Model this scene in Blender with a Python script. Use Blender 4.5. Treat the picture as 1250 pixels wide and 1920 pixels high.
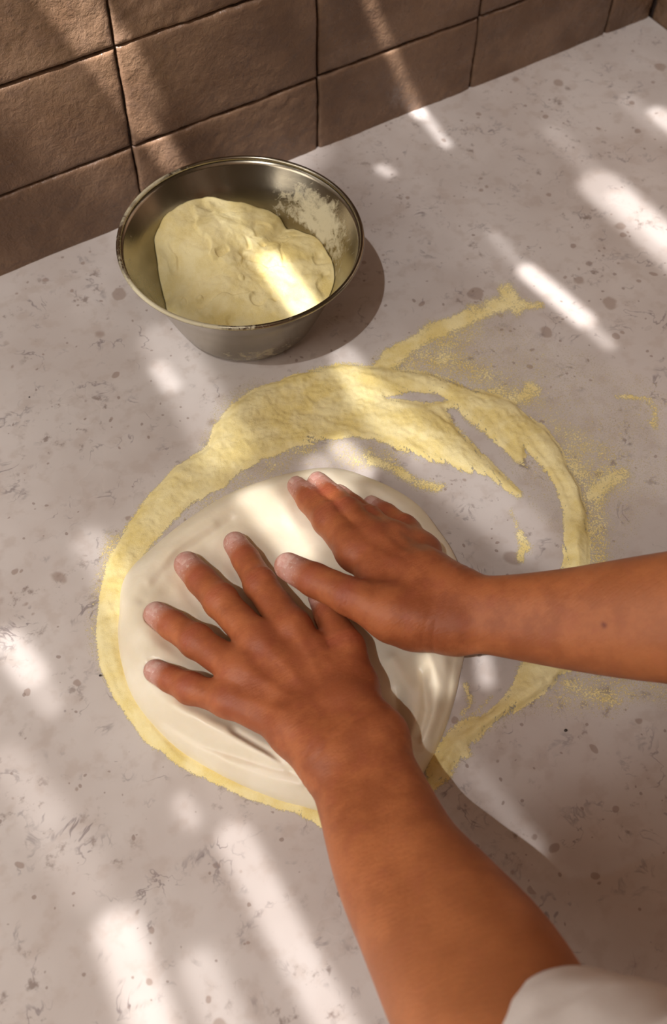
import bpy, math
import numpy as np
from mathutils import Matrix, Vector
sc = bpy.context.scene
for o in list(bpy.data.objects): bpy.data.objects.remove(o)
COL = sc.collection

# ---------------------------------------------------------------- camera
CX, CY, FPX, CAMH = 625.0, 960.0, 2029.2, 0.75
YAW, PITCH, ROLL = 0.57654, 0.99202, -0.019793
Fv = np.array([math.sin(YAW)*math.cos(PITCH), math.cos(YAW)*math.cos(PITCH), -math.sin(PITCH)])
Rv0 = np.array([math.cos(YAW), -math.sin(YAW), 0.0]); Dv0 = np.cross(Fv, Rv0)
Rv = math.cos(ROLL)*Rv0 + math.sin(ROLL)*Dv0
Dv = -math.sin(ROLL)*Rv0 + math.cos(ROLL)*Dv0
cd = bpy.data.cameras.new('camera'); cam = bpy.data.objects.new('camera', cd); COL.objects.link(cam)
m = Matrix.Identity(4)
for i, v in enumerate((Rv, -Dv, -Fv)):
    for j in range(3): m[j][i] = v[j]
m[2][3] = CAMH
cam.matrix_world = m
cd.sensor_fit = 'VERTICAL'; cd.sensor_height = 36; cd.sensor_width = 36*1250/1920
cd.lens = FPX/1920*36; cd.clip_start = 0.02
cd.dof.use_dof = True; cd.dof.focus_distance = 0.86; cd.dof.aperture_fstop = 7.0
sc.camera = cam

# ---------------------------------------------------------------- light, world, exposure
SUN = np.array([0.46, 0.26, -1.0])
SHZ = 1.05                      # height of the added gobo panel above the worktop
wd = bpy.data.worlds.new('world'); sc.world = wd; wd.use_nodes = True
wd.node_tree.nodes['Background'].inputs[0].default_value = (1.0, 0.66, 0.41, 1)
wd.node_tree.nodes['Background'].inputs[1].default_value = 0.085
sl = bpy.data.lights.new('sun', 'SUN'); so = bpy.data.objects.new('sun', sl); COL.objects.link(so)
sl.energy = 22.0; sl.angle = math.radians(0.55); sl.color = (0.98, 0.98, 1.0)
so.rotation_euler = Vector(SUN).to_track_quat('-Z', 'Y').to_euler(); so.location = (-1, 0, 3)
wl = bpy.data.lights.new('window_light', 'AREA'); wo = bpy.data.objects.new('window_light', wl); COL.objects.link(wo)
wl.shape = 'RECTANGLE'; wl.size = 0.9; wl.size_y = 0.7; wl.energy = 10.5; wl.color = (1.0, 0.95, 0.90)
wo.location = (-0.95, 0.45, 0.85)
wo.rotation_euler = (Vector((0.25, 0.35, 0))-wo.location).to_track_quat('-Z', 'Y').to_euler()
sc.view_settings.view_transform = 'Standard'; sc.view_settings.look = 'None'
sc.view_settings.exposure = -0.08; sc.view_settings.gamma = 1.0; sc.view_settings.use_curve_mapping = False

# ---------------------------------------------------------------- helpers
def W(px, py, z=0.0):
    r = Fv + Rv*((px-CX)/FPX) + Dv*((py-CY)/FPX)
    return np.array([0, 0, CAMH]) + r*((z-CAMH)/r[2])
def PJ(P):
    d = P - np.array([0, 0, CAMH]); z = d@Fv
    return np.stack([CX+FPX*(d@Rv)/z, CY+FPX*(d@Dv)/z], -1)
def depth(P): return float((np.asarray(P)-np.array([0, 0, CAMH]))@Fv)
def node(px, py, z, hw):        # skeleton joint seen at a place, half width as seen
    p = W(px, py, z); return p, hw*depth(p)/FPX
def sstep(a, b, x):
    t = np.clip((x-a)/(b-a), 0, 1); return t*t*(3-2*t)
def hash3(i, j, k, seed):
    with np.errstate(over='ignore'):
        n = (i.astype(np.uint32)*np.uint32(374761393) + j.astype(np.uint32)*np.uint32(668265263)
             + k.astype(np.uint32)*np.uint32(2147483647 & 1274126177) + np.uint32(seed*974711+17))
        n = (n ^ (n >> np.uint32(13)))*np.uint32(1274126177)
        n = (n ^ (n >> np.uint32(16)))
    return (n & np.uint32(0xFFFFFF)).astype(np.float64)/float(0xFFFFFF)
def vnoise(P, seed=0):
    P = np.asarray(P, float); i = np.floor(P).astype(np.int64); f = P-i; f = f*f*(3-2*f); r = 0
    for dx in (0, 1):
        for dy in (0, 1):
            for dz in (0, 1):
                w = (f[..., 0] if dx else 1-f[..., 0])*(f[..., 1] if dy else 1-f[..., 1])*(f[..., 2] if dz else 1-f[..., 2])
                r = r + w*hash3(i[..., 0]+dx, i[..., 1]+dy, i[..., 2]+dz, seed)
    return r*2-1
def fbm(P, octs=4, seed=0, gain=.5):
    r = 0; a = 1.0; P = np.asarray(P, float)
    for o in range(octs):
        r = r + a*vnoise(P*(2.0**o)+o*17.3, seed+o); a *= gain
    return r
def p3(x, y, z=0.0, s=1.0):
    x, y = np.broadcast_arrays(x, y); return np.stack([x*s, y*s, np.full(x.shape, z)*s if np.isscalar(z) else z*s], -1)
def seg_d(X, Y, pts, hw=None):  # distance to a polyline, minus a varying half width
    best = np.full(X.shape, 1e9)
    for i in range(len(pts)-1):
        (ax, ay), (bx, by) = pts[i][:2], pts[i+1][:2]
        dx, dy = bx-ax, by-ay
        t = np.clip(((X-ax)*dx+(Y-ay)*dy)/(dx*dx+dy*dy+1e-12), 0, 1)
        d = np.hypot(X-ax-t*dx, Y-ay-t*dy)
        if hw is not None: d = d-(hw[i]+(hw[i+1]-hw[i])*t)
        best = np.minimum(best, d)
    return best
def poly_sd(X, Y, pts):         # signed distance, positive inside
    d = seg_d(X, Y, list(pts)+[pts[0]]); ins = np.zeros(X.shape, bool); n = len(pts)
    for i in range(n):
        (ax, ay), (bx, by) = pts[i], pts[(i+1) % n]
        if ay == by: continue
        c = ((ay > Y) != (by > Y)) & (X < (bx-ax)*(Y-ay)/(by-ay)+ax); ins ^= c
    return np.where(ins, d, -d)
def smooth_closed(pts, n):      # Catmull-Rom
    P = np.array(pts, float); N = len(P); out = []
    for i in range(n):
        u = i*N/n; k = int(u); t = u-k
        a, b, c, d = P[(k-1) % N], P[k], P[(k+1) % N], P[(k+2) % N]
        out.append(.5*((2*b)+(c-a)*t+(2*a-5*b+4*c-d)*t*t+(3*b-a-3*c+d)*t**3))
    return np.array(out)
def mk(name, V, Fc, mat=None, parent=None, smooth=True, attrs=None, **props):
    me = bpy.data.meshes.new(name)
    V = np.asarray(V, float); Fc = np.asarray(Fc, np.int32) if not isinstance(Fc, list) else Fc
    if isinstance(Fc, list): me.from_pydata(V.tolist(), [], Fc)
    else:
        me.vertices.add(len(V)); me.vertices.foreach_set('co', V.astype(np.float32).ravel())
        k = Fc.shape[1]; me.loops.add(Fc.size); me.loops.foreach_set('vertex_index', Fc.ravel())
        me.polygons.add(len(Fc)); me.polygons.foreach_set('loop_start', np.arange(0, Fc.size, k, dtype=np.int32))
        me.update(calc_edges=True)
    me.validate()
    if smooth: me.polygons.foreach_set('use_smooth', [True]*len(me.polygons))
    if attrs:
        for nm, vals in attrs.items():
            at = me.attributes.new(nm, 'FLOAT', 'POINT'); at.data.foreach_set('value', np.asarray(vals, np.float32).ravel())
    me.update()
    o = bpy.data.objects.new(name, me); COL.objects.link(o)
    if mat: me.materials.append(mat)
    if parent: o.parent = parent; o.matrix_parent_inverse = Matrix.Identity(4)
    for k2, v in props.items(): o[k2] = v
    return o
def localise(root, ch):         # child mesh built in world space: keep it there under its root
    ch.parent = root; ch.matrix_parent_inverse = Matrix.Translation(-Vector(root.location))
def box(name, lo, hi, mat, **props):
    x0, y0, z0 = lo; x1, y1, z1 = hi
    V = [(x0,y0,z0),(x1,y0,z0),(x1,y1,z0),(x0,y1,z0),(x0,y0,z1),(x1,y0,z1),(x1,y1,z1),(x0,y1,z1)]
    F_ = [[0,3,2,1],[4,5,6,7],[0,1,5,4],[1,2,6,5],[2,3,7,6],[3,0,4,7]]
    return mk(name, V, F_, mat, smooth=False, **props)
def gridf(nu, nv, wrap=False, mask=None, off=0):
    i, j = np.meshgrid(np.arange(nu if wrap else nu-1), np.arange(nv-1), indexing='ij')
    i2 = (i+1) % nu
    q = np.stack([i*nv+j, i2*nv+j, i2*nv+j+1, i*nv+j+1], -1).reshape(-1, 4)
    return q+off

# ---------------------------------------------------------------- materials
class NT:
    def __init__(s, name):
        s.m = bpy.data.materials.new(name); s.m.use_nodes = True; s.t = s.m.node_tree
        s.b = s.t.nodes['Principled BSDF']; s.out = s.t.nodes['Material Output']
        s.co = s.t.nodes.new('ShaderNodeTexCoord').outputs['Object']
    def n(s, ty, **kw):
        x = s.t.nodes.new(ty)
        for k, v in kw.items(): setattr(x, k, v)
        return x
    def ln(s, a, b): s.t.links.new(a, b)
    def setv(s, inp, v):
        if hasattr(v, 'default_value') or hasattr(v, 'is_output'): s.ln(v, inp)
        else: inp.default_value = v
    def noise(s, scale, detail=4, rough=.55, vec=None, dist=0, dims='3D'):
        x = s.n('ShaderNodeTexNoise'); x.noise_dimensions = dims
        x.inputs['Scale'].default_value = scale; x.inputs['Detail'].default_value = detail
        x.inputs['Roughness'].default_value = rough; x.inputs['Distortion'].default_value = dist
        s.ln(vec or s.co, x.inputs['Vector']); return x.outputs['Fac']
    def shift(s, v, off):
        x = s.n('ShaderNodeVectorMath', operation='ADD'); s.ln(v, x.inputs[0]); x.inputs[1].default_value = off; return x.outputs[0]
    def math(s, op, a, b=None, c=None, clamp=False):
        x = s.n('ShaderNodeMath', operation=op); x.use_clamp = clamp
        for i, v in enumerate((a, b, c)):
            if v is None: continue
            s.setv(x.inputs[i], v)
        return x.outputs[0]
    def rng(s, v, a, b, c=0.0, d=1.0, smooth=True):
        x = s.n('ShaderNodeMapRange'); x.interpolation_type = 'SMOOTHSTEP' if smooth else 'LINEAR'
        s.ln(v, x.inputs[0])
        for i, q in enumerate((a, b, c, d)): x.inputs[i+1].default_value = q
        return x.outputs[0]
    def mix(s, f, a, b, mode='MIX'):
        x = s.n('ShaderNodeMix', data_type='RGBA', blend_type=mode)
        s.setv(x.inputs[0], f)
        s.setv(x.inputs[6], a if not isinstance(a, tuple) else (*a, 1)); s.setv(x.inputs[7], b if not isinstance(b, tuple) else (*b, 1))
        return x.outputs[2]
    def attr(s, name):
        x = s.n('ShaderNodeAttribute'); x.attribute_name = name; return x.outputs['Fac']
    def bump(s, h, strength, dist, prev=None):
        x = s.n('ShaderNodeBump'); x.inputs['Strength'].default_value = strength; x.inputs['Distance'].default_value = dist
        s.ln(h, x.inputs['Height'])
        if prev is not None: s.ln(prev, x.inputs['Normal'])
        return x.outputs[0]
    def voro(s, scale, feature='F1', vec=None, rand=1.0, out='Distance'):
        x = s.n('ShaderNodeTexVoronoi'); x.feature = feature; x.inputs['Scale'].default_value = scale
        x.inputs['Randomness'].default_value = rand; s.ln(vec or s.co, x.inputs['Vector']); return x.outputs[out]

def mat_counter():
    M = NT('quartz_worktop'); co = M.co
    warp = M.n('ShaderNodeTexNoise'); warp.inputs['Scale'].default_value = 40; warp.inputs['Detail'].default_value = 3
    M.ln(co, warp.inputs['Vector'])
    sc_ = M.n('ShaderNodeVectorMath', operation='SCALE'); M.ln(warp.outputs['Color'], sc_.inputs[0]); sc_.inputs['Scale'].default_value = 0.012
    wv = M.n('ShaderNodeVectorMath', operation='ADD'); M.ln(co, wv.inputs[0]); M.ln(sc_.outputs[0], wv.inputs[1]); wv = wv.outputs[0]
    c = M.mix(M.rng(M.noise(9, 3), .35, .65), (.50, .43, .385), (.57, .505, .46))
    c = M.mix(M.math('MULTIPLY', M.rng(M.noise(55, 3, vec=M.shift(co, (3, 1, 0))), .50, .68), .32), c, (.38, .29, .235))
    # rounded tan chips, size varies by cell
    def chips(scale, r0, r1, col, amt, c, off, keep):
        v = M.shift(wv, off); d = M.voro(scale, vec=v, rand=1); cc = M.voro(scale, vec=v, out='Color')
        sp = M.n('ShaderNodeSeparateColor'); M.ln(cc, sp.inputs[0])
        rad = M.math('MULTIPLY_ADD', sp.outputs[0], r1-r0, r0)
        k = M.math('LESS_THAN', sp.outputs[1], keep)
        e = M.math('SUBTRACT', rad, d); f = M.math('MULTIPLY', M.rng(e, -.02, .05), M.math('MULTIPLY', k, amt))
        return M.mix(f, c, col)
    c = chips(28, .08, .26, (.27, .185, .14), .6, c, (1.3, 2.2, .0), .20)
    c = chips(70, .08, .28, (.25, .165, .125), .6, c, (4.3, .2, .0), .2)
    c = chips(150, .08, .26, (.20, .13, .10), .6, c, (7.3, 5.2, .0), .16)
    # broken veins in clusters
    def veins(scale, w, mask_s, lo, hi, col, amt, c, off):
        n1 = M.noise(scale, 4, .6, vec=M.shift(wv, off), dist=.6)
        a = M.math('ABSOLUTE', M.math('SUBTRACT', n1, .5))
        line = M.rng(a, 0.0, w, 1, 0)
        mk_ = M.rng(M.noise(mask_s, 3, .6, vec=M.shift(co, off)), lo, hi)
        return M.mix(M.math('MULTIPLY', M.math('MULTIPLY', line, mk_), amt), c, col)
    c = veins(22, .016, 26, .52, .66, (.20, .16, .155), .75, c, (2, 8, 0))
    c = veins(48, .05, 30, .56, .68, (.25, .21, .20), .6, c, (9, 3, 0))
    smud = M.math('MULTIPLY', M.rng(M.noise(75, 4, .65, vec=M.shift(co, (5, 5, 0))), .56, .70), M.rng(M.noise(14, 2, vec=M.shift(co, (1, 9, 0))), .48, .62))
    c = M.mix(M.math('MULTIPLY', smud, .8), c, (.21, .155, .13))
    M.ln(c, M.b.inputs['Base Color'])
    M.ln(M.rng(M.noise(12, 3), .3, .7, .27, .38), M.b.inputs['Roughness'])
    M.ln(M.bump(M.noise(260, 2), .04, .001), M.b.inputs['Normal'])
    return M.m

def mat_tile():
    M = NT('clay_tile'); co = M.co
    tv = M.attr('tilevar')
    c = M.mix(M.rng(M.noise(14, 5, .6), .35, .68), (.135, .075, .042), (.235, .142, .085))
    c = M.mix(M.math('MULTIPLY', M.rng(tv, 0, 1), .45), c, (.17, .095, .055))
    c = M.mix(M.math('MULTIPLY', M.rng(M.noise(60, 4, .65), .5, .7), .4), c, (.11, .065, .045))
    pit = M.voro(170); pk = M.noise(30, 2)
    pf = M.math('MULTIPLY', M.rng(pit, .02, .12, 1, 0), M.rng(pk, .5, .56))
    c = M.mix(M.math('MULTIPLY', pf, .8), c, (.05, .035, .03))
    g = M.attr('groove')
    c = M.mix(g, c, (.055, .035, .028))
    M.ln(c, M.b.inputs['Base Color'])
    M.ln(M.rng(M.noise(35, 4), .35, .65, .22, .48), M.b.inputs['Roughness'])
    b1 = M.bump(M.noise(120, 5, .68, dist=.4), .55, .003)
    b2 = M.bump(M.noise(320, 3, .6), .35, .001, b1)
    b3 = M.bump(pf, -.6, .001, b2)
    M.ln(b3, M.b.inputs['Normal'])
    return M.m

def mat_skin():
    M = NT('skin')
    c = M.mix(M.rng(M.noise(34, 5, .65), .38, .64), (.33, .093, .031), (.47, .15, .052))
    c = M.mix(M.math('MULTIPLY', M.rng(M.noise(70, 3, .6, vec=M.shift(M.co, (3, 3, 3))), .5, .7), .35), c, (.36, .09, .045))
    c = M.mix(M.math('MULTIPLY', M.attr('redden'), .75), c, (.36, .088, .045))
    c = M.mix(M.math('MULTIPLY', M.attr('tan'), .6), c, (.52, .20, .075))
    tip = M.attr('tip')
    tf = M.math('MULTIPLY', tip, M.rng(M.noise(160, 4, .6), .25, .6, .45, 1.0))
    c = M.mix(M.math('MULTIPLY', tf, .8), c, (.60, .33, .27))
    fl = M.math('MULTIPLY', M.math('MULTIPLY', tip, M.rng(M.noise(420, 3, .7), .56, .68)), .6)
    c = M.mix(fl, c, (.75, .62, .50))
    mole = M.attr('mole'); c = M.mix(mole, c, (.14, .03, .02))
    M.ln(c, M.b.inputs['Base Color'])
    M.b.inputs['Roughness'].default_value = .48
    M.b.inputs['Specular IOR Level'].default_value = .35
    M.b.inputs['Subsurface Weight'].default_value = .18
    M.b.inputs['Subsurface Radius'].default_value = (1, .35, .2); M.b.inputs['Subsurface Scale'].default_value = .004
    st = M.n('ShaderNodeMapping'); st.inputs['Rotation'].default_value = (0, 0, .5); st.inputs['Scale'].default_value = (1, 2.6, 1); M.ln(M.co, st.inputs['Vector'])
    b1 = M.bump(M.noise(230, 4, .6, vec=st.outputs[0]), .35, .0012)
    b2 = M.bump(M.voro(900), .15, .0004, b1)
    M.ln(b2, M.b.inputs['Normal'])
    return M.m

def mat_simple(name, col, rough=.5, metal=0, bumps=None, var=None, sss=0):
    M = NT(name)
    if var:
        c = M.mix(M.rng(M.noise(var[0], 4), .35, .65), col, var[1]); M.ln(c, M.b.inputs['Base Color'])
    else: M.b.inputs['Base Color'].default_value = (*col, 1)
    M.b.inputs['Roughness'].default_value = rough; M.b.inputs['Metallic'].default_value = metal
    if sss:
        M.b.inputs['Subsurface Weight'].default_value = sss; M.b.inputs['Subsurface Radius'].default_value = (1, .8, .5); M.b.inputs['Subsurface Scale'].default_value = .006
    if bumps:
        p = None
        for s, st, d in bumps: p = M.bump(M.noise(s, 3), st, d, p)
        M.ln(p, M.b.inputs['Normal'])
    return M.m

def mat_semolina():
    M = NT('semolina')
    n = M.noise(650, 4, .75); n2 = M.noise(1700, 2, .6)
    s = M.math('MULTIPLY_ADD', n, .65, M.math('MULTIPLY', n2, .35))
    d = M.attr('cover')
    th = M.rng(d, 0, 1, .61, .30, smooth=False)
    al = M.rng(M.math('SUBTRACT', s, th), -.05, .07)
    c = M.mix(M.rng(M.noise(45, 4), .35, .65), (.77, .60, .22), (.86, .72, .36))
    c = M.mix(M.math('MULTIPLY', M.rng(M.noise(7, 3), .42, .62), .3), c, (.79, .69, .41))
    c = M.mix(M.math('MULTIPLY', M.rng(n2, .45, .7), .3), c, (.86, .77, .52))
    M.ln(c, M.b.inputs['Base Color']); M.ln(al, M.b.inputs['Alpha'])
    M.b.inputs['Roughness'].default_value = .9; M.b.inputs['Specular IOR Level'].default_value = .1
    M.ln(M.bump(M.noise(1300, 3, .7), .5, .0008, M.bump(M.noise(240, 4), .4, .0015)), M.b.inputs['Normal'])
    return M.m

def mat_steel():
    M = NT('brushed_steel')
    geo = M.n('ShaderNodeSeparateXYZ'); M.ln(M.co, geo.inputs[0])
    base = M.mix(M.rng(M.noise(18, 3), .3, .7), (.25, .215, .155), (.35, .31, .235))
    d = M.attr('dust')
    n = M.noise(120, 6, .72, dist=.5); n2 = M.noise(900, 2)
    f = M.rng(M.math('ADD', M.math('MULTIPLY_ADD', n, .8, M.math('MULTIPLY', n2, .2)), M.math('MULTIPLY', d, .55)), .72, .95)
    f = M.math('MULTIPLY', f, .85)
    c = M.mix(f, base, (.62, .55, .36)); M.ln(c, M.b.inputs['Base Color'])
    M.ln(M.math('SUBTRACT', 1.0, f), M.b.inputs['Metallic'])
    M.ln(M.math('MULTIPLY_ADD', f, .5, .22), M.b.inputs['Roughness'])
    mp = M.n('ShaderNodeMapping'); mp.inputs['Scale'].default_value = (1, 1, 40); M.ln(M.co, mp.inputs['Vector'])
    M.ln(M.bump(M.noise(60, 3, vec=mp.outputs[0]), .06, .0005), M.b.inputs['Normal'])
    return M.m

def mat_dough():
    M = NT('dough')
    c = M.mix(M.rng(M.noise(20, 4), .35, .65), (.80, .69, .505), (.87, .775, .60))
    M.ln(c, M.b.inputs['Base Color'])
    M.ln(M.rng(M.noise(40, 4), .35, .65, .34, .55), M.b.inputs['Roughness'])
    M.b.inputs['Subsurface Weight'].default_value = .25; M.b.inputs['Subsurface Radius'].default_value = (1, .75, .45)
    M.b.inputs['Subsurface Scale'].default_value = .006
    M.ln(M.bump(M.noise(300, 3), .12, .0008, M.bump(M.noise(60, 3), .2, .002)), M.b.inputs['Normal'])
    return M.m

def mat_gobo():
    M = NT('gobo_sheet'); M.t.nodes.remove(M.b)  # unseen gobo panel: openness sets how much sun gets through
    tr = M.n('ShaderNodeBsdfTransparent'); df = M.n('ShaderNodeBsdfDiffuse'); df.inputs[0].default_value = (.45, .36, .28, 1)
    mx = M.n('ShaderNodeMixShader'); M.ln(M.attr('openness'), mx.inputs[0]); M.ln(df.outputs[0], mx.inputs[1]); M.ln(tr.outputs[0], mx.inputs[2])
    M.ln(mx.outputs[0], M.out.inputs[0]); return M.m

m_counter, m_tile, m_skin, m_dough, m_semo, m_steel = mat_counter(), mat_tile(), mat_skin(), mat_dough(), mat_semolina(), mat_steel()
m_cloth = mat_simple('white_cotton', (.80, .74, .70), .85, bumps=[(500, .3, .0006), (40, .25, .003)])
m_nail = mat_simple('fingernail', (.58, .29, .23), .34, var=(300, (.66, .42, .34)))
m_wood = mat_simple('cabinet_paint', (.35, .28, .22), .5)
m_floor = mat_simple('floor_tile', (.30, .22, .17), .6, var=(8, (.36, .27, .2)))
m_seed = mat_simple('dark_seed', (.03, .02, .015), .5)

# ---------------------------------------------------------------- setting
WY, RX = 0.8086, 0.960
def tile_wall(name, origin, ux, span, joints, rows, normal, seed):
    """clay tiles, each a bevelled relief of its own, on a dark mortar bed"""
    Vs, Fs, tv, gr = [], [], [], []; off = 0; g = 0.0004
    ux = np.array(ux, float); nrm = np.array(normal, float); up = np.array([0, 0, 1.]); og = np.array(origin, float)
    V = []
    def add(P, q, t, gg):
        nonlocal off
        Vs.append(P); Fs.append(q+off); off += len(P); tv.append(np.full(len(P), t)); gr.append(gg)
    P = np.array([og+ux*a+up*b-nrm*.006 for a in span for b in (-.02, rows[-1])])
    add(P[[0, 2, 3, 1]], np.array([[0, 1, 2, 3]]), 0, np.ones(4))
    k = 0
    for ci in range(len(joints)-1):
        for ri in range(len(rows)-1):
            a0, a1, b0, b1 = joints[ci], joints[ci+1], rows[ri], rows[ri+1]
            nu, nv = max(8, int((a1-a0)/.0022)), max(8, int((b1-b0)/.0022))
            def sp(n):      # denser near both edges
                e = np.array([0, .0008, .0018, .0032, .005])
                return e
            ua = np.concatenate([[0, .0007, .0016, .003], np.linspace(.005, (a1-a0)-.005, nu), (a1-a0)-np.array([.003, .0016, .0007, 0])])
            vb = np.concatenate([[0, .0007, .0016, .003], np.linspace(.005, (b1-b0)-.005, nv), (b1-b0)-np.array([.003, .0016, .0007, 0])])
            A, B = np.meshgrid(ua, vb, indexing='ij'); k += 1
            du = np.minimum(A, a1-a0-A); dv = np.minimum(B, b1-b0-B); de = np.minimum(du, dv)
            wob = fbm(p3((A+a0)*60, (B+b0)*60, seed*3.1+k), 3, 5)*.0009 + fbm(p3((A+a0)*200, (B+b0)*200, k*1.7), 2, 9)*.0004
            gg = g+wob
            A2 = A+np.where(A < (a1-a0)/2, 1, -1)*np.exp(-du/.004)*gg + a0
            B2 = B+np.where(B < (b1-b0)/2, 1, -1)*np.exp(-dv/.004)*gg*(1 if ri else np.where(B < .02, 0, 1)) + b0
            rel = -.0055*np.exp(-de/.0008)
            rel = rel-.0012*np.exp(-de/.006)
            rel += fbm(p3(A2*22, B2*22, k*2.3), 3, 11)*.0011
            mpatch = sstep(-.1, .5, fbm(p3(A2*9, B2*9, k*4.3), 2, 31))
            rel += fbm(p3(A2*110, B2*110, k*1.3), 3, 21)*(.00015+.0006*mpatch)
            rel += (hash3(np.array([k]), np.array([seed]), np.array([3]), 1)[0]-.5)*.0015
            P = og+A2[..., None]*ux+B2[..., None]*up+rel[..., None]*nrm
            q = gridf(len(ua), len(vb))
            if np.dot(np.cross(ux, up), nrm) < 0: q = q[:, ::-1]
            add(P.reshape(-1, 3), q, float(hash3(np.array([k]), np.array([seed]), np.array([8]), 2)[0]), sstep(.0008, .0001, de).ravel())
    Vv = np.concatenate(Vs); Ff = np.concatenate(Fs)
    o = mk(name, Vv, Ff, m_tile, attrs={'tilevar': np.concatenate(tv), 'groove': np.concatenate(gr)})
    o['kind'] = 'structure'; return o
rows = [-.012, .0845, .1882, .2925, .397, .501, .605]
tile_wall('wall_back', (0, WY, 0), (1, 0, 0), (-.42, RX+.03), [-.306, -.106, .094, .294, .498, .697, .892, RX], rows, (0, -1, 0), 1)
tile_wall('wall_right', (RX, WY, 0), (0, -1, 0), (-.03, .6), [0, .13, .33, .53], rows, (-1, 0, 0), 2)

# worktop slab with eased front edge
def worktop():
    x0, x1, y0, y1, t = -.75, RX-.001, -.085, WY+.004, .03
    prof = [(y1, 0), (y0+.004, 0), (y0+.0012, -.0012), (y0, -.004), (y0, -t+.004), (y0+.004, -t), (y1, -t)]
    V = [(x, a, b) for x in (x0, x1) for a, b in prof]; n = len(prof)
    F_ = [[i, i+1, n+i+1, n+i] for i in range(n-1)] + [[n-1, 0, n, 2*n-1]] + [list(range(n))[::-1], list(range(n, 2*n))]
    o = mk('worktop', V, F_, m_counter, smooth=False)
    o['label'] = 'pale speckled quartz worktop with broken grey-brown veins under the bowl and dough'; o['category'] = 'worktop'
worktop()
box('floor', (-2.2, -1.6, -.93), (1.6, 1.2, -.90), m_floor, kind='structure')
box('base_cabinet_1', (-.74, -.06, -.90), (RX-.01, WY, -.0302), m_wood, kind='structure')  # base cabinet under the worktop, out of frame

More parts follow.
